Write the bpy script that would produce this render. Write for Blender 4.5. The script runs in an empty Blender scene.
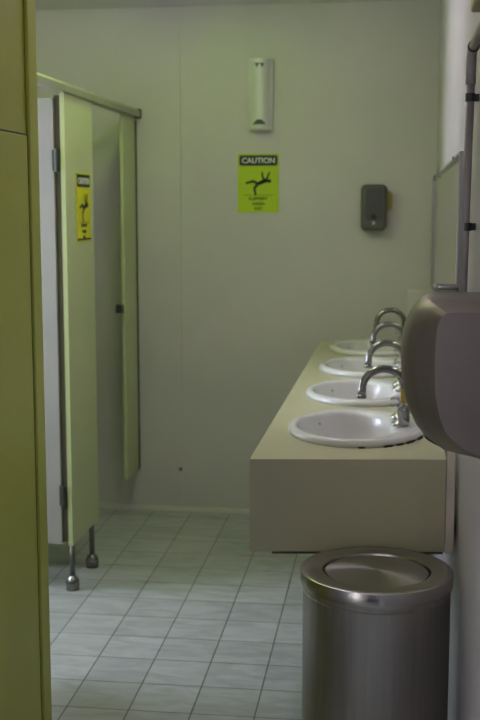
import bpy, bmesh, math, random
from mathutils import Vector, Matrix
PI = math.pi
DAY = 12.
random.seed(4)
sc = bpy.context.scene
col = sc.collection

# ------------------------------------------------------------------ materials
def mat(name, color, rough=.5, metal=0., noise=0., nscale=6., bump=0., bscale=40., coat=0., stretch=(1, 1, 1), spec=.5, aniso=0.):
    m = bpy.data.materials.new(name); m.use_nodes = True
    nt = m.node_tree; b = nt.nodes['Principled BSDF']
    b.inputs['Base Color'].default_value = (*color, 1)
    b.inputs['Roughness'].default_value = rough
    b.inputs['Metallic'].default_value = metal
    b.inputs['Specular IOR Level'].default_value = spec
    b.inputs['Coat Weight'].default_value = coat
    b.inputs['Coat Roughness'].default_value = .1
    b.inputs['Anisotropic'].default_value = aniso
    tc = nt.nodes.new('ShaderNodeTexCoord'); mp = nt.nodes.new('ShaderNodeMapping')
    mp.inputs['Scale'].default_value = stretch
    nt.links.new(tc.outputs['Object'], mp.inputs['Vector'])
    if noise > 0:
        n = nt.nodes.new('ShaderNodeTexNoise'); n.inputs['Scale'].default_value = nscale; n.inputs['Detail'].default_value = 5
        nt.links.new(mp.outputs['Vector'], n.inputs['Vector'])
        r = nt.nodes.new('ShaderNodeMapRange')
        r.inputs['From Min'].default_value = .3; r.inputs['From Max'].default_value = .7
        r.inputs['To Min'].default_value = 1 - noise; r.inputs['To Max'].default_value = 1 + noise * .6
        nt.links.new(n.outputs['Fac'], r.inputs['Value'])
        mx = nt.nodes.new('ShaderNodeMix'); mx.data_type = 'RGBA'; mx.blend_type = 'MULTIPLY'; mx.inputs['Factor'].default_value = 1
        mx.inputs['A'].default_value = (*color, 1)
        nt.links.new(r.outputs['Result'], mx.inputs['B']); nt.links.new(mx.outputs['Result'], b.inputs['Base Color'])
    if bump > 0:
        n2 = nt.nodes.new('ShaderNodeTexNoise'); n2.inputs['Scale'].default_value = bscale; n2.inputs['Detail'].default_value = 3
        nt.links.new(mp.outputs['Vector'], n2.inputs['Vector'])
        bp = nt.nodes.new('ShaderNodeBump'); bp.inputs['Strength'].default_value = bump; bp.inputs['Distance'].default_value = .002
        nt.links.new(n2.outputs['Fac'], bp.inputs['Height']); nt.links.new(bp.outputs['Normal'], b.inputs['Normal'])
    return m

def radial(m):
    nt = m.node_tree; t = nt.nodes.new('ShaderNodeTangent'); t.direction_type = 'RADIAL'; t.axis = 'Z'
    nt.links.new(t.outputs['Tangent'], nt.nodes['Principled BSDF'].inputs['Tangent']); return m

def emit(name, color, strength):
    m = bpy.data.materials.new(name); m.use_nodes = True
    b = m.node_tree.nodes['Principled BSDF']
    b.inputs['Base Color'].default_value = (.8, .8, .75, 1)
    b.inputs['Emission Color'].default_value = (*color, 1); b.inputs['Emission Strength'].default_value = strength
    return m

def tile_mat():
    m = bpy.data.materials.new('floor_tiles'); m.use_nodes = True
    nt = m.node_tree; b = nt.nodes['Principled BSDF']; L = nt.links.new
    tc = nt.nodes.new('ShaderNodeTexCoord'); mp = nt.nodes.new('ShaderNodeMapping'); mp.vector_type = 'TEXTURE'
    mp.inputs['Location'].default_value = (-.638, 3.568, 0); mp.inputs['Rotation'].default_value = (0, 0, math.radians(.7))
    L(tc.outputs['Object'], mp.inputs['Vector'])
    br = nt.nodes.new('ShaderNodeTexBrick'); br.offset = 0; br.squash = 1
    br.inputs['Scale'].default_value = 1; br.inputs['Brick Width'].default_value = .2035; br.inputs['Row Height'].default_value = .2065
    br.inputs['Mortar Size'].default_value = .0022; br.inputs['Mortar Smooth'].default_value = .2; br.inputs['Bias'].default_value = 0
    br.inputs['Color1'].default_value = (.375, .395, .385, 1); br.inputs['Color2'].default_value = (.44, .46, .45, 1)
    br.inputs['Mortar'].default_value = (.07, .07, .06, 1)
    L(mp.outputs['Vector'], br.inputs['Vector'])
    ms = nt.nodes.new('ShaderNodeMapping'); ms.inputs['Rotation'].default_value = (0, 0, .5); ms.inputs['Scale'].default_value = (5, 16, 1)
    L(tc.outputs['Object'], ms.inputs['Vector'])
    n = nt.nodes.new('ShaderNodeTexNoise'); n.inputs['Scale'].default_value = 1; n.inputs['Detail'].default_value = 6; n.inputs['Distortion'].default_value = 1.2
    L(ms.outputs['Vector'], n.inputs['Vector'])
    r = nt.nodes.new('ShaderNodeMapRange'); r.inputs['From Min'].default_value = .3; r.inputs['From Max'].default_value = .62
    r.inputs['To Min'].default_value = .80; r.inputs['To Max'].default_value = 1.06
    L(n.outputs['Fac'], r.inputs['Value'])
    mx = nt.nodes.new('ShaderNodeMix'); mx.data_type = 'RGBA'; mx.blend_type = 'MULTIPLY'; mx.inputs['Factor'].default_value = 1
    L(br.outputs['Color'], mx.inputs['A']); L(r.outputs['Result'], mx.inputs['B']); L(mx.outputs['Result'], b.inputs['Base Color'])
    b.inputs['Roughness'].default_value = .38
    bp = nt.nodes.new('ShaderNodeBump'); bp.invert = True; bp.inputs['Strength'].default_value = .4; bp.inputs['Distance'].default_value = .002
    L(br.outputs['Fac'], bp.inputs['Height']); L(bp.outputs['Normal'], b.inputs['Normal'])
    return m

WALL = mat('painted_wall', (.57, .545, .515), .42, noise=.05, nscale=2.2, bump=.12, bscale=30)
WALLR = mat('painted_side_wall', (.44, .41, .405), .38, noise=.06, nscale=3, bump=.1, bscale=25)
CEIL = mat('ceiling_paint', (.6, .6, .56), .7, noise=.04)
TRIM = mat('trim_paint', (.50, .50, .45), .45, noise=.06)
TILE = tile_mat()
LAM_P = mat('partition_laminate', (.48, .53, .27), .4, noise=.04, nscale=3)  # green of the lamp light is put into this colour
LAM_E = mat('partition_edge', (.355, .34, .325), .4, noise=.04)
LAM_L = mat('yellow_green_panel', (.43, .46, .065), .42, noise=.07, nscale=3.5)
GAP = mat('dark_joint', (.05, .05, .035), .8, noise=.2)
RAIL = mat('rail_metal', (.36, .36, .27), .35, metal=.5, noise=.08)
COUNTER = mat('cream_laminate', (.51, .495, .325), .45, noise=.06, nscale=5, bump=.05, bscale=60)
STRIP = mat('cream_strip', (.72, .64, .53), .5, noise=.15, nscale=9)
DARKWOOD = mat('support_wood', (.10, .085, .065), .7, noise=.2)
PORC = mat('white_porcelain', (.74, .73, .72), .22, noise=.02, coat=.1)
GRIME = mat('dark_sealant', (.035, .025, .02), .8, noise=.5, nscale=60)
CHROME = mat('chrome', (.42, .41, .40), .28, metal=1, noise=.05, nscale=20)
CHROME_D = mat('worn_chrome', (.24, .235, .225), .24, metal=1, noise=.12, nscale=30)
BRASS = mat('yellow_tag', (.55, .40, .06), .5, noise=.15, nscale=40)
STEEL_B = mat('brushed_steel_bin', (.365, .345, .315), .34, metal=1, noise=.10, nscale=10, stretch=(9, 9, .4), bump=.05, bscale=60, aniso=.8)
STEEL_L = radial(mat('polished_steel_lid', (.46, .45, .43), .26, metal=1, noise=.05, nscale=12, aniso=.85))
STEEL_R = mat('satin_steel_ring', (.42, .40, .38), .24, metal=1, noise=.06, nscale=8, aniso=.6)
STEEL_D = mat('brushed_steel_dryer', (.225, .188, .162), .45, metal=.95, noise=.08, nscale=10, stretch=(.5, 8, .5), aniso=.3)
BLACK = mat('black_plastic', (.018, .018, .017), .5, noise=.1)
GREYP = mat('grey_plastic', (.10, .10, .095), .42, noise=.1, nscale=20)
GREYP2 = mat('dark_grey_plastic', (.07, .07, .066), .35, noise=.1, nscale=20)
PALEG = mat('pale_window', (.45, .45, .43), .3, noise=.05)
YPATCH = mat('patch_yellow', (.50, .40, .10), .6, noise=.2, nscale=30)
WHITEP = mat('white_plastic', (.72, .72, .68), .35, noise=.03)
PIPE = mat('conduit_plastic', (.30, .265, .25), .45, noise=.15, nscale=12)
ALU = mat('aluminium_frame', (.30, .295, .29), .35, metal=.8, noise=.06)
MIRROR = mat('mirror_glass', (.80, .82, .78), .03, metal=1, noise=.02)
SIGN = mat('lime_sign', (.44, .60, .005), .5, noise=.04)
SIGNY = mat('yellow_sign', (.62, .60, .005), .5, noise=.04)
SIGNK = mat('sign_black', (.012, .014, .012), .5, noise=.05)
SIGNW = mat('sign_white', (.72, .74, .70), .5, noise=.03)
GAP_SHADE = mat('brown_gap_shade', (.075, .06, .04), .7, noise=.2)  # colour of the shade in the door gap
HINGE = mat('dark_hinge', (.04, .048, .036), .5, metal=.2, noise=.15)
OLIVE = mat('yellowed_box', (.34, .29, .15), .5, noise=.1)
FOOT = mat('dull_steel_foot', (.17, .165, .15), .35, metal=.9, noise=.15, nscale=30)
TUBE = emit('green_lamp_tube', (.60, 1.0, .06), 15.)
TUBE_FILL = emit('fill_lamp_tube', (.95, .93, 1.1), 2.)  # tubes of the added fill lamp
TUBE2 = emit('warm_lamp_tube', (1.0, .83, .98), 24.5)

# ------------------------------------------------------------------ mesh helpers
def obj(name, bm, m, parent=None, smooth=False, bevel=0., loc=None):
    bmesh.ops.recalc_face_normals(bm, faces=bm.faces)
    me = bpy.data.meshes.new(name); bm.to_mesh(me); bm.free()
    o = bpy.data.objects.new(name, me); col.objects.link(o)
    ms = m if isinstance(m, (list, tuple)) else [m]
    for x in ms: me.materials.append(x)
    if smooth:
        for p in me.polygons: p.use_smooth = True
    if bevel > 0:
        bv = o.modifiers.new('bevel', 'BEVEL'); bv.width = bevel; bv.segments = 2; bv.limit_method = 'ANGLE'
    if parent is not None:
        o.parent = parent
    if loc: o.location = loc
    return o
def sharp(o, ang=40):
    me = o.data
    bm = bmesh.new(); bm.from_mesh(me)
    for e in bm.edges:
        if len(e.link_faces) == 2 and e.calc_face_angle(0) > math.radians(ang): e.smooth = False
    bm.to_mesh(me); bm.free()
    for p in me.polygons: p.use_smooth = True
    return o
def thing(name, label, cat, loc=(0, 0, 0), group=None):
    o = bpy.data.objects.new(name, None); col.objects.link(o); o.location = loc; o.empty_display_size = .1
    return tag(o, label, cat, group)
def tag(o, label, cat, group=None):
    o['label'] = label; o['category'] = cat
    if group: o['group'] = group
    return o
def struct(o):
    o['kind'] = 'structure'; return o
def box(bm, x0, x1, y0, y1, z0, z1):
    r = bmesh.ops.create_cube(bm, size=1)
    for v in r['verts']:
        v.co = Vector(((x0 + x1) / 2 + v.co.x * (x1 - x0), (y0 + y1) / 2 + v.co.y * (y1 - y0), (z0 + z1) / 2 + v.co.z * (z1 - z0)))
    return r['verts']
def B(*a):
    bm = bmesh.new(); box(bm, *a); return bm
def prism(bm, pts, axis, a, b):
    """polygon pts (2D) extruded along axis from a to b; the 2D axes are the two others in order"""
    def P(u, v, w):
        return {'x': (w, u, v), 'y': (u, w, v), 'z': (u, v, w)}[axis]
    A = [bm.verts.new(P(u, v, a)) for u, v in pts]; C = [bm.verts.new(P(u, v, b)) for u, v in pts]
    n = len(pts)
    bm.faces.new(A); bm.faces.new(C[::-1])
    for i in range(n): bm.faces.new((A[i], A[(i + 1) % n], C[(i + 1) % n], C[i]))
def lathe(bm, prof, c=(0, 0, 0), n=48, sx=1, sy=1, cap0=False, cap1=False):
    rings = []
    for r, z in prof:
        rings.append([bm.verts.new((c[0] + r * sx * math.cos(2 * PI * k / n), c[1] + r * sy * math.sin(2 * PI * k / n), c[2] + z)) for k in range(n)])
    for a, b in zip(rings, rings[1:]):
        for k in range(n): bm.faces.new((a[k], a[(k + 1) % n], b[(k + 1) % n], b[k]))
    if cap0: bm.faces.new(rings[0])
    if cap1: bm.faces.new(rings[-1])
    return rings
def tube(bm, pts, r, n=14, cap=True):
    pts = [Vector(p) for p in pts]; rings = []
    up = Vector((.123, .31, .94)); prev = None
    for i, p in enumerate(pts):
        t = (pts[min(i + 1, len(pts) - 1)] - pts[max(i - 1, 0)]).normalized()
        if prev is None:
            a = t.cross(up).normalized()
        else:
            a = (prev - t * prev.dot(t)).normalized()
        prev = a; b = t.cross(a)
        rr = r[i] if isinstance(r, (list, tuple)) else r
        rings.append([bm.verts.new(p + a * rr * math.cos(2 * PI * k / n) + b * rr * math.sin(2 * PI * k / n)) for k in range(n)])
    for A, C in zip(rings, rings[1:]):
        for k in range(n): bm.faces.new((A[k], A[(k + 1) % n], C[(k + 1) % n], C[k]))
    if cap: bm.faces.new(rings[0]); bm.faces.new(rings[-1][::-1])
def rrect(w, h, r, n=5, cx=0, cy=0):
    out = []
    for ax, ay, a0 in ((w / 2 - r, h / 2 - r, 0), (-w / 2 + r, h / 2 - r, PI / 2), (-w / 2 + r, -h / 2 + r, PI), (w / 2 - r, -h / 2 + r, 1.5 * PI)):
        for k in range(n + 1):
            a = a0 + PI / 2 * k / n
            out.append((cx + ax + r * math.cos(a), cy + ay + r * math.sin(a)))
    return out
def loft(bm, rings, cap=True):
    R = [[bm.verts.new(p) for p in ring] for ring in rings]
    n = len(R[0])
    for a, b in zip(R, R[1:]):
        for k in range(n): bm.faces.new((a[k], a[(k + 1) % n], b[(k + 1) % n], b[k]))
    if cap: bm.faces.new(R[0]); bm.faces.new(R[-1][::-1])

# ------------------------------------------------------------------ setting
XR, YB, ZC = .165, 5.72, 2.66          # right wall, back wall, ceiling
XF = -2.75                             # outer wall behind the cubicles
XL, YL = -.911, 2.77                    # entrance wall on the left and its end
YF = -1.6                              # wall behind the camera
struct(obj('floor', B(XF - .1, XR + .1, YF - .1, YB + .1, -.06, 0), TILE))
struct(obj('ceiling', B(XF - .1, XR + .1, YF - .1, YB + .1, ZC, ZC + .06), CEIL))
# back wall: two lining boards meeting in a fine vertical joint
bm = bmesh.new()
box(bm, XF - .1, -1.1185, YB, YB + .1, 0, ZC); box(bm, -1.1165, XR + .1, YB, YB + .1, 0, ZC); box(bm, -1.12, -1.115, YB + .004, YB + .1, 0, ZC)
struct(obj('wall_back', bm, WALL))
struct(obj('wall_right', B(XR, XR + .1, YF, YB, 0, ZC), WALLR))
# left entrance wall, ends in a corner at YL and returns behind the cubicles
bm = bmesh.new()
SY0, SY1, SZ0, SZ1 = .80, 1.14, .15, 2.05                                 # tall narrow window beside the entrance
box(bm, XL - .09, XL, SY1, 2.30, 0, ZC)
box(bm, XL - .09, XL, YF, SY0, 0, ZC); box(bm, XL - .09, XL, SY0, SY1, 0, SZ0); box(bm, XL - .09, XL, SY0, SY1, SZ1, ZC)
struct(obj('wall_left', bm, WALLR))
bm = bmesh.new(); prism(bm, [(XL, 2.30), (XL, YL), (XF, YL), (XF, YL - .09), (XL - .09, YL - .09), (XL - .09, 2.30)], 'z', 0, ZC)
struct(obj('wall_left', bm, LAM_L))
struct(obj('added_door', B(-.78, .08, YF + .001, YF + .035, .005, 1.93), mat('added_brown_door', (.16, .125, .105), .5, noise=.1), bevel=.003))  # unseen door added so the dryer reflects something brown
# flush door in the left wall: recessed joint lines round a panel
dj = struct(obj('door_1', B(XL - .001, XL + .006, 2.305, 2.695, .02, 1.772), LAM_L, bevel=.003))
bm = bmesh.new(); box(bm, XL - .001, XL + .0035, 2.6955, 2.703, .01, 1.7725); box(bm, XL - .001, XL + .0015, 2.305, 2.703, 1.7725, 1.7765)
obj('joint', bm, GAP, dj)
struct(obj('trim_1', B(XL, XL + .010, 2.706, YL, 0, ZC), LAM_L, bevel=.003))
# outer wall with the cubicle window
WY0, WY1, WZ0, WZ1 = 3.50, 4.50, .95, 2.05
bm = bmesh.new()
box(bm, XF - .1, XF, YL - .09, WY0, 0, ZC); box(bm, XF - .1, XF, WY1, YB, 0, ZC)
box(bm, XF - .1, XF, WY0, WY1, 0, WZ0); box(bm, XF - .1, XF, WY0, WY1, WZ1, ZC)
struct(obj('wall_outer', bm, WALL))
bm = bmesh.new()
for a in ((WY0, WY0 + .035, WZ0, WZ1), (WY1 - .035, WY1, WZ0, WZ1), (WY0 + .035, WY1 - .035, WZ0, WZ0 + .035), (WY0 + .035, WY1 - .035, WZ1 - .035, WZ1)):
    box(bm, XF - .07, XF - .02, *a)
struct(obj('window_1', bm, ALU))
bm = bmesh.new()
for a in ((SY0, SY0 + .012, SZ0, SZ1), (SY1 - .012, SY1, SZ0, SZ1), (SY0 + .012, SY1 - .012, SZ0, SZ0 + .02), (SY0 + .012, SY1 - .012, SZ1 - .02, SZ1)):
    box(bm, XL - .07, XL - .03, *a)
struct(obj('window_3', bm, ALU))
# wall behind the camera, with an unseen fanlight added as fill light
FX0, FX1, FZ0, FZ1 = -.82, .10, 2.2, 2.45
bm = bmesh.new()
box(bm, XL - .09, FX0, YF - .1, YF, 0, ZC); box(bm, FX1, XR + .1, YF - .1, YF, 0, ZC)
box(bm, FX0, FX1, YF - .1, YF, 0, FZ0); box(bm, FX0, FX1, YF - .1, YF, FZ1, ZC)
struct(obj('wall_front', bm, WALL))
bm = bmesh.new()
for a in ((FX0, FX0 + .035, FZ0, FZ1), (FX1 - .035, FX1, FZ0, FZ1)): box(bm, a[0], a[1], YF - .07, YF - .02, a[2], a[3])
for a in ((FX0 + .035, FX1 - .035, FZ0, FZ0 + .035), (FX0 + .035, FX1 - .035, FZ1 - .035, FZ1)): box(bm, a[0], a[1], YF - .07, YF - .02, a[2], a[3])
struct(obj('added_fanlight', bm, ALU))
bm = bmesh.new(); prism(bm, [(YB, 0), (YB - .018, 0), (YB - .016, .012), (YB - .004, .03), (YB, .03)], 'x', XF, XR)
struct(obj('baseboard_back', bm, TRIM))
bm = bmesh.new(); prism(bm, [(YB, ZC), (YB - .05, ZC), (YB - .045, ZC - .02), (YB - .012, ZC - .062), (YB, ZC - .07)], 'x', XF, XR)
struct(obj('trim_2', bm, TRIM))
# pale boxing in the corner beyond the last basin
struct(obj('trim_3', B(.035, XR, 5.66, YB, .93, 1.19), mat('pale_boxing', (.66, .63, .58), .45, noise=.04), bevel=.008))

# ------------------------------------------------------------------ cubicles
XC, TH = -1.34, .018                    # front plane, board thickness
Z0, Z1 = .20, 2.05
t = thing('headrail', 'long olive metal rail running above the cubicle fronts to the back wall', 'rail', (XC, 4.3, Z1))
bm = bmesh.new(); prism(bm, [(XC - .022, Z1), (XC + .022, Z1), (XC + .022, Z1 + .026), (XC + .012, Z1 + .038), (XC - .012, Z1 + .038), (XC - .022, Z1 + .026)], 'y', 2.775, YB - .03)
bm2 = bm; o = obj('rail', bm2, RAIL, t); o.location = -Vector(t.location)
bm = B(XC - .024, XC + .024, YB - .03, YB - .001, Z1 - .005, Z1 + .042)
o = obj('wall_bracket', bm, HINGE, t, bevel=.004); o.location = -Vector(t.location)

def local(o, root):
    o.location = -Vector(root.location); return o
def leg_part(root, y):
    bm = bmesh.new(); tube(bm, [(XC - .006, y, .05), (XC - .006, y, Z0)], .0115, 16)
    lg = local(obj('leg', bm, FOOT, root, smooth=True), root)
    bm = bmesh.new(); lathe(bm, [(.028, 0), (.029, .026), (.027, .040), (.021, .052), (.012, .058), (.0115, .060)], (XC - .006, y, 0), 24, cap0=True, cap1=True)
    f = obj('foot', bm, CHROME_D, lg, smooth=True)
def pilaster(y0, y1, label, legs):
    r = thing('cubicle_pilaster', label, 'partition panel', (XC, (y0 + y1) / 2, 0), 'cubicle front panels')
    local(obj('panel', B(XC - TH / 2, XC + TH / 2, y0, y1, Z0, Z1 - .001), LAM_P, r, bevel=.002), r)
    for y in legs: leg_part(r, y)
    return r
P1 = pilaster(4.425, 4.832, 'green-lit cubicle front panel on two round steel feet carrying the small yellow caution sign', (4.455, 4.760))
P0 = pilaster(3.02, 3.60, 'cubicle front panel nearest the entrance, behind the end of the left wall', (3.1, 3.5))
local(obj('gap_shade_strip', B(-1.3785, -1.3495, 4.440, 4.452, Z0 + .01, Z1 - .01), GAP_SHADE, P1), P1)  # dark strip added behind the door gap to give its shade
local(obj('edge_strip', B(XC - TH / 2, XC + TH / 2, 4.4195, 4.4245, Z0, Z1 - .001), LAM_P, P1), P1)
# open door of the first cubicle
dr = thing('cubicle_door', 'pale cubicle door standing open at right angles beside the front panel', 'door', (-1.371, 4.45, Z0))
local(obj('door_panel', B(-1.981, -1.381, 4.432, 4.468, Z0 + .002, Z1 - .02), LAM_E, dr, bevel=.002), dr)
for z in (1.785, .41):
    bm = bmesh.new(); tube(bm, [(-1.366, 4.420, z - .045), (-1.366, 4.420, z + .045)], .010, 14)
    box(bm, -1.386, -1.352, 4.426, 4.4315, z - .042, z + .042)
    local(obj('hinge', bm, HINGE, dr), dr)
bm = bmesh.new(); lathe(bm, [(.004, 0), (.004, .03), (.018, .034), (.021, .045), (.015, .055), (.004, .057)], (0, 0, 0), 20, cap0=True, cap1=True)
bmesh.ops.rotate(bm, verts=bm.verts, matrix=Matrix.Rotation(PI / 2, 3, 'X')); bmesh.ops.translate(bm, verts=bm.verts, vec=(-1.93, 4.435, 1.1))
local(obj('door_knob', bm, CHROME_D, dr, smooth=True), dr)
# dividing walls between cubicles
for y0, y1, lab in ((4.655, 4.680, 'dividing panel between the two cubicles, behind the door'), (3.3, 3.325, 'dividing panel of the cubicle nearest the entrance')):
    tag(obj('cubicle_divider', B(XF + .02, XC - TH / 2 - .002, y0, y1, Z0, Z1), LAM_P, bevel=.002), lab, 'partition panel')
# narrow stile on the back wall
XS = XC - .014
stl = thing('cubicle_stile', 'narrow upright cubicle panel fixed to the back wall with a latch keeper', 'partition panel', (XC, 5.5, Z0), 'cubicle front panels')
local(obj('panel', B(XS - TH / 2, XS + TH / 2, 5.44, 5.683, Z0 + .035, Z1 - .001), LAM_P, stl, bevel=.002), stl)
local(obj('wall_channel', B(XS - .010, XS + .010, 5.684, YB - .001, Z0 + .03, Z1 - .015), HINGE, stl), stl)
bm = B(XS - .034, XS + .002, 5.405, 5.4395, 1.08, 1.125); 
local(obj('latch_keeper', bm, FOOT, stl, bevel=.006), stl)

# ------------------------------------------------------------------ signs
def text_bm(s, size, depth):
    cu = bpy.data.curves.new('t', 'FONT'); cu.body = s; cu.size = size; cu.align_x = 'CENTER'; cu.align_y = 'CENTER'; cu.extrude = depth
    cu.offset = size * .022
    to = bpy.data.objects.new('t', cu); col.objects.link(to)
    dg = bpy.context.evaluated_depsgraph_get(); dg.update()
    me = bpy.data.meshes.new_from_object(to.evaluated_get(dg))
    bm = bmesh.new(); bm.from_mesh(me)
    bpy.data.objects.remove(to); bpy.data.curves.remove(cu); bpy.data.meshes.remove(me)
    return bm
def fit(bm, cx, cy, w=None, h=None):
    xs = [v.co.x for v in bm.verts]; ys = [v.co.y for v in bm.verts]
    sx = w / (max(xs) - min(xs)) if w else 1; sy = h / (max(ys) - min(ys)) if h else sx
    mx, my = (max(xs) + min(xs)) / 2, (max(ys) + min(ys)) / 2
    for v in bm.verts: v.co = Vector(((v.co.x - mx) * sx + cx, (v.co.y - my) * sy + cy, v.co.z))
    return bm
def limb(bm, pts, w, z0, z1):
    """flat stroke through 2D points with widths"""
    for i in range(len(pts) - 1):
        (ax, ay), (bx_, by) = pts[i], pts[i + 1]; wa = w[i]; wb = w[i + 1]
        d = Vector((bx_ - ax, by - ay)).normalized(); nx, ny = -d.y, d.x
        prism(bm, [(ax + nx * wa, ay + ny * wa), (bx_ + nx * wb, by + ny * wb), (bx_ - nx * wb, by - ny * wb), (ax - nx * wa, ay - ny * wa)], 'z', z0, z1)
        prism(bm, [(bx_ + wb * math.cos(a * PI / 5), by + wb * math.sin(a * PI / 5)) for a in range(10)], 'z', z0, z1)
def sign(loc, rot, w, h, m, label, border):
    r = thing('caution_sign', label, 'sign', loc, 'caution signs'); r.rotation_euler = rot
    bm = bmesh.new(); prism(bm, rrect(w, h, .006), 'z', 0, .003); obj('plate', bm, m, r)
    bm = bmesh.new(); prism(bm, rrect(w * .93, h * .175, .010, 5, 0, h * .385), 'z', .003, .0042); obj('header_band', bm, SIGNK, r)
    obj('heading_text', fit(bm2 := text_bm('CAUTION', .04, .0006), 0, h * .385, w * .80, h * .095), SIGNW, r).location.z = .0046
    # falling figure
    bm = bmesh.new(); k = w / .208; z0, z1 = .003, .0042
    S = lambda *p: [(a * k, b * k) for a, b in p]
    limb(bm, S((-.004, -.004), (.020, .006), (.040, .012)), [.0085 * k, .010 * k, .010 * k], z0, z1)          # trunk leaning back
    limb(bm, S((-.004, -.002), (-.026, .010), (-.060, .000)), [.0075 * k, .006 * k, .005 * k], z0, z1)          # thrown leg
    limb(bm, S((-.004, -.006), (-.020, -.026), (-.014, -.056)), [.0075 * k, .006 * k, .005 * k], z0, z1)        # standing leg
    limb(bm, S((.036, .012), (.022, .030), (.020, .052)), [.005 * k, .0045 * k, .004 * k], z0, z1)              # arms flung up
    limb(bm, S((.042, .014), (.048, .034), (.056, .052)), [.005 * k, .0045 * k, .004 * k], z0, z1)
    prism(bm, [(.056 * k + .0095 * k * math.cos(a * PI / 8), .010 * k + .0095 * k * math.sin(a * PI / 8)) for a in range(16)], 'z', z0, z1)
    prism(bm, [(-.075 * k, -.0605 * k), (.075 * k, -.0605 * k), (.075 * k, -.0585 * k), (-.075 * k, -.0585 * k)], 'z', z0, z1)
    if border:
        for v in bm.verts: v.co.y *= 1.05
    obj('pictogram', bm, SIGNK, r)
    bm = bmesh.new()
    for s, y, ww in (('SLIPPERY', -.262, .46), ('WHEN', -.352, .30), ('WET', -.437, .20)):
        b2 = fit(text_bm(s, .03, .0005), 0, h * y, w * ww, h * .052)
        me = bpy.data.meshes.new('x'); b2.to_mesh(me); b2.free(); bm.from_mesh(me); bpy.data.meshes.remove(me)
    obj('warning_text', bm, SIGNK, r).location.z = .0036
    if border:
        obj('border_line', B(-w / 2 + .004, w / 2 - .004, -h / 2 + .006, -h / 2 + .014, .003, .0042), SIGNK, r)
        obj('border_line', B(-w / 2 + .004, w / 2 - .004, h / 2 - .012, h / 2 - .006, .003, .0042), SIGNK, r)
    return r
sign((-.719, YB - .0005, 1.719), (PI / 2, 0, 0), .208, .293, SIGN, 'lime green caution sign with a slipping figure on the back wall', False)
sign((XC + TH / 2 + .0005, 4.665, 1.598), (PI / 2, 0, PI / 2), .205, .285, SIGNY, 'yellow caution sign with a slipping figure on the cubicle front panel', True)

# ------------------------------------------------------------------ back wall fittings
wu = thing('wall_light', 'slim white upright fitting on the back wall above the lime sign', 'wall fitting', (-.707, YB - .001, 1.98))
bm = bmesh.new(); box(bm, -.060, .060, -.018, 0, 0, .348); obj('back_plate', bm, WHITEP, wu, bevel=.004)
bm = bmesh.new(); prof = [(-.052 + .104 * k / 12, -.018 - .045 * math.sin(PI * k / 12) ** .7) for k in range(13)]
prism(bm, prof, 'z', .022, .326); sharp(obj('cover', bm, WHITEP, wu))
for z0, z1 in ((.326, .345), (.003, .022)):
    bm = bmesh.new(); prism(bm, [(x * 1.03, -.018 + (y + .018) * 1.06) for x, y in prof], 'z', z0, z1); obj('end_cap', bm, WHITEP, wu)
for pts in ([(-.024, .322), (-.012, .300), (-.004, .318), (.004, .318), (.012, .300), (.024, .322)], [(-.034, .026), (.034, .026), (.012, .050), (-.012, .050)]):
    bm = bmesh.new(); prism(bm, pts, 'y', -.0642, -.058); obj('vent', bm, GREYP2, wu)
sd = thing('soap_dispenser', 'dark grey rounded soap dispenser on the back wall above the far basin', 'dispenser', (-.137, YB - .001, 1.485))
bm = bmesh.new()
loft(bm, [[(x, -d, z + .112) for x, z in rrect(w, h, r, 6)] for w, h, r, d in ((.124, .222, .024, 0), (.128, .226, .026, .02), (.128, .226, .026, .07), (.118, .216, .024, .086), (.098, .196, .02, .092))])
sharp(obj('body', bm, GREYP, sd), 50)
bm = bmesh.new(); loft(bm, [[(x, -.0915 - d, z + .128) for x, z in rrect(.084, .158, .012)] for d in (0, .002)]); obj('front_cover', bm, GREYP2, sd)
bm = bmesh.new(); lathe(bm, [(.012, .0936), (.014, .097), (.009, .098), (.007, .095)], (0, 0, 0), 24, cap0=True, cap1=True)
bmesh.ops.rotate(bm, verts=bm.verts, matrix=Matrix.Rotation(PI / 2, 3, 'X')); bmesh.ops.translate(bm, verts=bm.verts, vec=(0, 0, .068))
obj('push_button', bm, BLACK, sd, smooth=True)
bm = bmesh.new(); prism(bm, [(-.006, .028), (.006, .028), (.007, .042), (0, .048), (-.007, .042)], 'y', -.0945, -.092); obj('level_window', bm, PALEG, sd)
bm = bmesh.new(); loft(bm, [[(x + .062, -d, z + .145) for x, z in rrect(.055, .10, .02)] for d in (.0, .012)]); obj('yellow_patch', bm, YPATCH, sd)  # raised yellow patch at the right of the body
bm = bmesh.new(); lathe(bm, [(.011, 0), (.010, .004), (.005, .007)], (0, 0, 0), 16, cap0=True, cap1=True)
bmesh.ops.rotate(bm, verts=bm.verts, matrix=Matrix.Rotation(PI / 2, 3, 'X'))
tag(obj('wall_plug', bm, FOOT, smooth=True, loc=(-1.128, YB - .0005, .232)), 'small dark plug low on the back wall at the board joint', 'plug')

# ------------------------------------------------------------------ vanity
VX0, VX1, VB, VT = -.393, .131, .672, .928
fy = lambda x: 2.95 + (x - VX0) * .13
SINKS = [3.39, 4.055, 4.715, 5.375]
SXC, SA, SBY = -.125, .205, .262
van = thing('vanity_counter', 'long cream laminate vanity counter along the right wall with four basins', 'counter', (SXC, 4.3, VB))
bm = bmesh.new()
loops = [[(VX0, fy(VX0)), (VX1, fy(VX1)), (VX1, YB - .002), (VX0, YB - .002)]]
for y in SINKS:
    loops.append([(SXC + SA * .955 * math.cos(2 * PI * k / 48), y + SBY * .955 * math.sin(2 * PI * k / 48)) for k in range(48)])
es = []
for lp in loops:
    vs = [bm.verts.new((x, y, VT)) for x, y in lp]
    es += [bm.edges.new((vs[i], vs[(i + 1) % len(vs)])) for i in range(len(vs))]
bmesh.ops.triangle_fill(bm, use_beauty=True, use_dissolve=False, edges=es)
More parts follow.
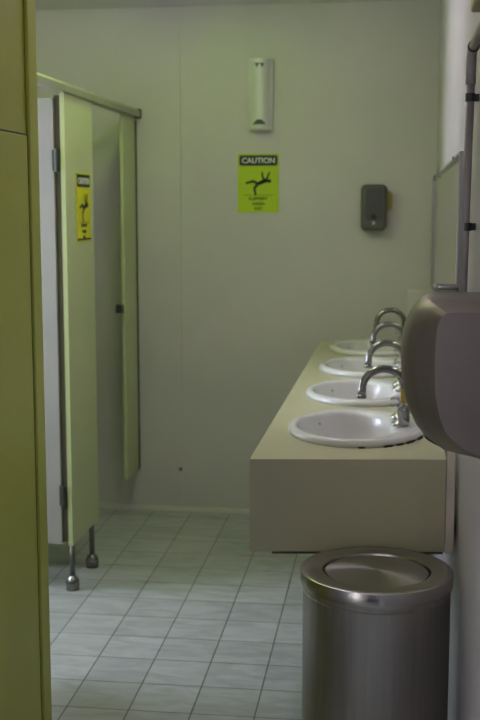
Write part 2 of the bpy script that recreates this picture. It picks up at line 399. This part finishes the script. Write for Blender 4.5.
r = bmesh.ops.extrude_face_region(bm, geom=bm.faces[:])
bmesh.ops.translate(bm, verts=[v for v in r['geom'] if isinstance(v, bmesh.types.BMVert)], vec=(0, 0, -.014))
local(obj('worktop', bm, COUNTER, van), van)
bm = bmesh.new(); prism(bm, [(VX0, fy(VX0)), (VX1, fy(VX1)), (VX1, fy(VX1) + .018), (VX0, fy(VX0) + .018)], 'z', VB, VT - .0142)
local(obj('front_panel', bm, COUNTER, van), van)
local(obj('side_panel', B(VX0, VX0 + .018, fy(VX0) + .022, YB - .002, VB, VT - .0142), COUNTER, van), van)
local(obj('end_strip', B(VX1 + .0015, .1555, 3.022, 3.033, VB - .005, .955), STRIP, van, bevel=.002), van)
bm = bmesh.new(); prism(bm, [(-.335, fy(-.335) + .0185), (.128, fy(.128) + .0185), (.128, fy(.128) + .06), (-.335, fy(-.335) + .06)], 'z', VB - .012, VB + .05)
local(obj('support_rail', bm, DARKWOOD, van), van)
local(obj('support_leg', B(-.2, -.15, 5.4, 5.45, 0, VB - .001), DARKWOOD, van), van)
local(obj('wall_cleat', B(.1315, .16, 3.09, YB - .01, VB, VB + .06), DARKWOOD, van), van)

def basin(y):
    r = thing('washbasin', 'x', 'washbasin', (SXC, y, VT), 'washbasins in the vanity counter')
    bm = bmesh.new(); n = 64
    # outer shell of rings: (centre shift in x, half width x, half width y, z)
    R = [(0, .205, .262, .0005), (0, .206, .263, .010), (0, .202, .259, .018), (0, .194, .251, .022), (-.004, .182, .240, .0215), (-.022, .158, .222, .0185),
         (-.0285, .150, .214, .014), (-.030, .146, .209, .004), (-.030, .140, .202, -.025), (-.029, .128, .186, -.070), (-.027, .104, .152, -.112), (-.025, .070, .10, -.135), (-.024, .03, .035, -.144), (-.024, .022, .022, -.146),
         (-.024, .030, .040, -.156), (-.025, .08, .11, -.146), (-.027, .115, .163, -.121), (-.029, .138, .196, -.075), (-.028, .150, .212, -.03), (-.012, .180, .240, .0002)]
    loft(bm, [[(cx + a * math.cos(2 * PI * k / n), b * math.sin(2 * PI * k / n), z) for k in range(n)] for cx, a, b, z in R], cap=False)
    # close the ring between first and last
    bm.verts.ensure_lookup_table()
    f0 = bm.verts[:n]; fl = bm.verts[(len(R) - 1) * n:len(R) * n]
    for k in range(n): bm.faces.new((fl[k], fl[(k + 1) % n], f0[(k + 1) % n], f0[k]))
    obj('bowl', bm, PORC, r, smooth=True)
    bm = bmesh.new(); lathe(bm, [(.012, -.150), (.0205, -.1445), (.0225, -.1435), (.021, -.142), (.006, -.146)], (-.024, 0, 0), 24, cap0=True, cap1=True)
    obj('drain', bm, CHROME, r, smooth=True)
    bm = bmesh.new(); lathe(bm, [(.006, 0), (.007, .003), (.003, .004)], (0, 0, 0), 16, cap0=True, cap1=True)
    bmesh.ops.rotate(bm, verts=bm.verts, matrix=Matrix.Rotation(-PI / 2 + .35, 3, 'X')); bmesh.ops.rotate(bm, verts=bm.verts, matrix=Matrix.Rotation(.6, 3, 'Z')); bmesh.ops.translate(bm, verts=bm.verts, vec=(-.122, .155, -.016))
    obj('overflow', bm, CHROME, r, smooth=True)
    return r
def tap(y):
    r = thing('basin_tap', 'x', 'tap', (.005, y, VT + .022), 'chrome taps on the washbasins')
    # swan-neck spout
    pts = [(.018, .05, 0), (.018, .05, .06), (.016, .045, .100)]
    for k in range(1, 17):
        a = PI * (k / 16) * 1.03
        pts.append((-.049 + .065 * math.cos(a), .042 - .03 * k / 16, .104 + .060 * math.sin(a)))
    pts += [(-.1155, .010, .086)]
    bm = bmesh.new(); tube(bm, pts, [.0125] * 3 + [.0120] * (len(pts) - 4) + [.0122], 16)
    obj('spout', bm, CHROME_D, r, smooth=True)
    bm = bmesh.new(); lathe(bm, [(.0135, 0), (.0145, .003), (.0145, .009), (.0125, .012)], (-.1155, .010, .075), 20, cap0=True, cap1=True)
    obj('nozzle', bm, CHROME_D, r, smooth=True)
    for dy, rot in ((-.012, .12), (.112, .2)):
        bm = bmesh.new(); lathe(bm, [(.027, -.0015), (.028, .003), (.024, .008), (.014, .014), (.0085, .020), (.0075, .038), (.011, .042), (.011, .046), (.007, .049), (.007, .060)], (0, dy, 0), 24, cap0=True, cap1=True)
        v = sharp(obj('valve', bm, CHROME, r), 60)
        bm = bmesh.new()
        for q in range(2):
            a = rot + q * PI / 2; c, s = math.cos(a), math.sin(a)
            tube(bm, [(-.031 * c, dy - .031 * s, .060), (-.026 * c, dy - .026 * s, .060), (0, dy, .061), (.026 * c, dy + .026 * s, .060), (.031 * c, dy + .031 * s, .060)], [.0035, .0055, .0038, .0055, .0035], 10)
        lathe(bm, [(.009, .053), (.010, .063), (.008, .068), (.003, .070)], (0, dy, 0), 16, cap0=True, cap1=True)
        obj('cross_handle', bm, CHROME, v, smooth=True)
    bm = bmesh.new(); box(bm, .001, .022, .030, .050, .058, .102); b_ = obj('paper_tag', bm, BRASS, r, bevel=.004)
    return r
def copy_tree(o, parent=None):
    c = o.copy(); col.objects.link(c)
    if parent is not None: c.parent = parent
    for ch in list(o.children): copy_tree(ch, c)
    return c
b0 = basin(SINKS[0]); t0 = tap(SINKS[0])
BL = ['nearest white oval washbasin, dark grime along its edge, beside the hand dryer', 'second white oval washbasin from the front of the counter', 'third white oval washbasin from the front of the counter', 'farthest white oval washbasin beside the back wall']
TL = ['swan-neck chrome tap on the nearest washbasin with a yellow tag', 'swan-neck chrome tap on the second washbasin from the front', 'swan-neck chrome tap on the third washbasin from the front', 'swan-neck chrome tap on the farthest washbasin beside the back wall']
for i, y in enumerate(SINKS):
    b = b0 if i == 0 else copy_tree(b0); t = t0 if i == 0 else copy_tree(t0)
    b.location.y = y; t.location.y = y; b['label'] = BL[i]; t['label'] = TL[i]
    if i:
        for ch in list(t.children):
            if ch.name.startswith('paper_tag'): bpy.data.objects.remove(ch)
# grime under the rim of the nearest basin
for a0, a1 in ((-1.50, -1.40), (-1.15, -.98), (-.95, -.80), (-.77, -.55), (-.5, -.3)):
    pts = [(.2075 * math.cos(a0 + (a1 - a0) * k / 6), .2645 * math.sin(a0 + (a1 - a0) * k / 6), .0022) for k in range(7)]
    bm = bmesh.new(); tube(bm, pts, [.001] + [.0026 + random.random() * .0014 for _ in range(5)] + [.001], 8)
    obj('grime_line', bm, GRIME, b0)

# ------------------------------------------------------------------ mirror
mi = thing('wall_mirror', 'wide wall mirror in a thin silver frame above the basins', 'mirror', (XR, 4.2, 1.22))
MY0, MY1, MZ0, MZ1 = 2.99, 5.60, 1.225, 1.742
bm = bmesh.new()
w = .010; x0, x1 = XR - .022, XR - .001
box(bm, x0, x1, MY0, MY0 + .03, MZ0, MZ1); box(bm, x0, x1, MY1 - w, MY1, MZ0, MZ1)
box(bm, x0, x1, MY0 + .03, MY1 - w, MZ1 - w, MZ1); box(bm, x0, x1, MY0 + .03, MY1 - w, MZ0, MZ0 + w)
local(obj('frame', bm, ALU, mi, bevel=.003), mi)
local(obj('glass', B(XR - .012, XR - .003, MY0 + .0305, MY1 - w - .0005, MZ0 + w + .0005, MZ1 - w - .0005), MIRROR, mi), mi)
for y in (3.3, 5.2):
    local(obj('clip', B(XR - .027, XR - .0225, y - .012, y + .012, MZ1 - .010, MZ1 - .001), CHROME_D, mi), mi)

# ------------------------------------------------------------------ hand dryer
hd = thing('hand_dryer', 'brushed steel hand dryer on the right wall in front of the mirror', 'hand dryer', (XR, 2.2, 1.12))
D = [(0, 1.428), (.05, 1.4278), (.095, 1.427), (.110, 1.425), (.119, 1.4195), (.132, 1.408), (.145, 1.387), (.155, 1.364), (.1595, 1.340), (.161, 1.318), (.160, 1.291), (.157, 1.262), (.1525, 1.236), (.1437, 1.208), (.129, 1.179), (.111, 1.157), (.0756, 1.132), (0, 1.117)]
N = [(0, 1.419), (.035, 1.419), (.078, 1.4185), (.085, 1.417), (.089, 1.4125), (.0955, 1.404), (.099, 1.392), (.1005, 1.380), (.1015, 1.360), (.102, 1.335), (.1015, 1.305), (.1000, 1.275), (.0965, 1.2546), (.092, 1.235), (.083, 1.21), (.068, 1.192), (.045, 1.175), (0, 1.160)]
N = [(.164 - 1.055 * (.164 - d), 1.6 - 1.055 * (1.6 - z)) for d, z in N]; N[0] = (0, N[0][1]); N[-1] = (0, N[-1][1])
def sec(y, t, shr=0):
    out = []
    for (a, z), (b, q) in zip(D, N):
        d = b + (a - b) * t - shr if b + (a - b) * t > shr else b + (a - b) * t
        out.append((XR - .001 - d, y, q + (z - q) * t))
    return out
bm = bmesh.new()
Q = [(0, 0), (.004, .05), (.040, .50), (.058, .72), (.072, .86), (.086, .95), (.104, .99), (.130, 1)]
loft(bm, [sec(2.095 + y, t) for y, t in Q] + [sec(2.445 - y, t) for y, t in Q[::-1]])
sharp(local(obj('cover', bm, STEEL_D, hd), hd), 24)
bm = bmesh.new(); tube(bm, [(XR - .075, 2.28, 1.16), (XR - .090, 2.28, 1.128)], [.026, .024], 24)
local(obj('air_nozzle', bm, BLACK, hd, smooth=True), hd)

# ------------------------------------------------------------------ conduit, box, bracket
cd = thing('wall_conduit', 'grey-brown plastic conduit running up the right wall to the hand dryer', 'pipe', (.141, 2.6, 1.3))
PX, PY = .145, 2.60
bm = bmesh.new(); tube(bm, [(PX - .006, PY, 1.30), (PX, PY, 1.885)], .0094, 18); local(obj('upright_pipe', bm, PIPE, cd, smooth=True), cd)
bm = bmesh.new(); tube(bm, [(PX, PY - .045, 1.940), (PX, 1.5, 1.940)], .0094, 18); local(obj('cross_pipe', bm, PIPE, cd, smooth=True), cd)
bm = bmesh.new(); pts = [(PX, PY, 1.868)] + [(PX, PY - .045 + .045 * math.cos(a * PI / 16), 1.895 + .045 * math.sin(a * PI / 16)) for a in range(9)] + [(PX, PY - .068, 1.940)]
tube(bm, pts, .0112, 18); local(obj('elbow', bm, PIPE, cd, smooth=True), cd)
bm = bmesh.new(); tube(bm, [(PX, PY - .070, 1.940), (PX, PY - .080, 1.940)], .0128, 18); local(obj('ring_clip', bm, BLACK, cd, smooth=True), cd)
for z in (1.84, 1.556):
    bm = bmesh.new(); tube(bm, [(PX, PY, z - .009), (PX, PY, z + .009)], .0108, 18); box(bm, PX, XR - .0005, PY + .002, PY + .012, z - .008, z + .008)
    local(obj('saddle_clip', bm, BLACK, cd), cd)
jb = tag(obj('junction_box', B(XR - .030, XR - .0002, 2.12, 2.50, 2.005, 2.12), OLIVE, bevel=.006), 'yellowed box high on the right wall above the conduit elbow', 'box')
br = thing('chrome_bracket', 'small chrome double rail on the right wall below the mirror, just above the hand dryer', 'bracket', (XR, 2.94, 1.39))
for z in (1.397, 1.378):
    bm = bmesh.new(); tube(bm, [(XR - .002, 2.94, z), (.096, 2.94, z), (.092, 2.94, z)], [.0085, .0085, .0060], 14); local(obj('rail', bm, CHROME, br, smooth=True), br)
bm = bmesh.new(); lathe(bm, [(.003, -.010), (.0085, -.006), (.0105, 0), (.0085, .006), (.003, .010)], (.091, 2.94, 1.397), 18, cap0=True, cap1=True); local(obj('end_knob', bm, CHROME, br, smooth=True), br)
local(obj('wall_plate', B(XR - .006, XR - .0005, 2.922, 2.958, 1.366, 1.411), CHROME, br, bevel=.002), br)

# ------------------------------------------------------------------ waste bin
bn = thing('waste_bin', 'round brushed steel waste bin with a swing lid in front of the counter', 'bin', (-.046, 2.762, 0))
bm = bmesh.new(); lathe(bm, [(.178, .012), (.1845, .02), (.1845, .648), (.1825, .650), (.1825, .655), (.1855, .657), (.1855, .668), (.17, .668), (.17, .03)], n=96, cap0=True, cap1=True)
sharp(obj('body', bm, STEEL_B, bn), 35)
bm = bmesh.new(); lathe(bm, [(.1865, .667), (.1900, .668), (.1908, .6975), (.1898, .6995), (.187, .7005), (.160, .7000), (.1365, .6985), (.1345, .696), (.1335, .684), (.150, .667), (.1865, .667)], n=96)
sharp(obj('lid_ring', bm, STEEL_R, bn), 35)
bm = bmesh.new(); lathe(bm, [(.05, .678), (.128, .682), (.1300, .690), (.1285, .694), (.09, .6965), (.04, .6975), (.004, .6978)], n=72, cap0=True, cap1=True)
sw = sharp(obj('swing_lid', bm, STEEL_L, bn), 35)
bm = bmesh.new(); tube(bm, [(-.1335, 0, .688), (.1335, 0, .688)], .003, 10); obj('pivot_rod', bm, BLACK, sw)
bm = bmesh.new(); lathe(bm, [(.181, 0), (.182, .011), (.150, .0115)], n=64, cap0=True, cap1=True); obj('base_ring', bm, BLACK, bn)

# ------------------------------------------------------------------ lamps and daylight
def batten(loc, m, label):
    cl = thing('ceiling_light', label, 'lamp', loc, 'ceiling lights')
    obj('housing', B(-.06, .06, -.62, .62, -.035, -.001), WHITEP, cl, bevel=.005)
    for x in (-.03, .03):
        bm = bmesh.new(); tube(bm, [(x, -.59, -.052), (x, .59, -.052)], .014, 10); obj('lamp_tube', bm, m, cl, smooth=True)
    for y in (-.605, .605):
        obj('lamp_holder', B(-.055, .055, y - .012, y + .012, -.07, -.0355), WHITEP, cl)
batten((-1.12, 4.55, ZC), TUBE, 'greenish fluorescent batten light on the ceiling over the cubicle fronts')
batten((-.62, 3.75, ZC), TUBE2, 'warm white fluorescent batten light on the ceiling over the basins')
batten((-.55, .9, ZC), TUBE_FILL, 'unseen white batten light added on the entrance ceiling as fill')  # unseen lamp added to brighten the near wall and bin
w = bpy.data.worlds.new('daylight'); sc.world = w; w.use_nodes = True
nt = w.node_tree; bg = nt.nodes['Background']
tc = nt.nodes.new('ShaderNodeTexCoord'); sx = nt.nodes.new('ShaderNodeSeparateXYZ'); nt.links.new(tc.outputs['Generated'], sx.inputs[0])
mr = nt.nodes.new('ShaderNodeMapRange'); mr.inputs['From Min'].default_value = -.75; mr.inputs['From Max'].default_value = -.35
nt.links.new(sx.outputs['X'], mr.inputs['Value'])
mx = nt.nodes.new('ShaderNodeMix'); mx.data_type = 'RGBA'
mx.inputs['A'].default_value = (1.05, 1.15, 1.5, 1); mx.inputs['B'].default_value = (1.0, .93, .90, 1)      # blue side of the sky, warm side of the sky
nt.links.new(mr.outputs['Result'], mx.inputs['Factor']); nt.links.new(mx.outputs['Result'], bg.inputs['Color'])
bg.inputs['Strength'].default_value = DAY
def portal(name, loc, rot, sx, sy):
    L = bpy.data.lights.new(name, 'AREA'); L.shape = 'RECTANGLE'; L.size = sx; L.size_y = sy; L.cycles.is_portal = True
    o = bpy.data.objects.new(name, L); col.objects.link(o); o.location = loc; o.rotation_euler = rot
portal('window_daylight', (XF - .09, (WY0 + WY1) / 2, (WZ0 + WZ1) / 2), (0, -PI / 2, 0), WZ1 - WZ0, WY1 - WY0)
portal('side_daylight', (XL - .085, (SY0 + SY1) / 2, (SZ0 + SZ1) / 2), (0, -PI / 2, 0), SZ1 - SZ0, SY1 - SY0)
portal('fanlight_fill', ((FX0 + FX1) / 2, YF - .09, (FZ0 + FZ1) / 2), (PI / 2, 0, 0), FX1 - FX0, FZ1 - FZ0)  # fill light through the added fanlight

# ------------------------------------------------------------------ camera
f = 1130.
pitch = math.atan(153 / f); yaw = math.atan(162 / (f / math.cos(pitch)))
cam = bpy.data.cameras.new('camera'); co = bpy.data.objects.new('camera', cam); col.objects.link(co); sc.camera = co
cam.sensor_fit = 'VERTICAL'; cam.sensor_height = 36; cam.sensor_width = 24; cam.lens = f / 720 * 36
co.location = (0, 0, 1.6); co.rotation_euler = (PI / 2 - pitch, 0, yaw)
cam.clip_start = .05
cam.dof.use_dof = True; cam.dof.focus_distance = 2.55; cam.dof.aperture_fstop = 6.0
sc.view_settings.view_transform = 'Standard'; sc.view_settings.look = 'None'; sc.view_settings.gamma = 1
sc.view_settings.exposure = 0.0
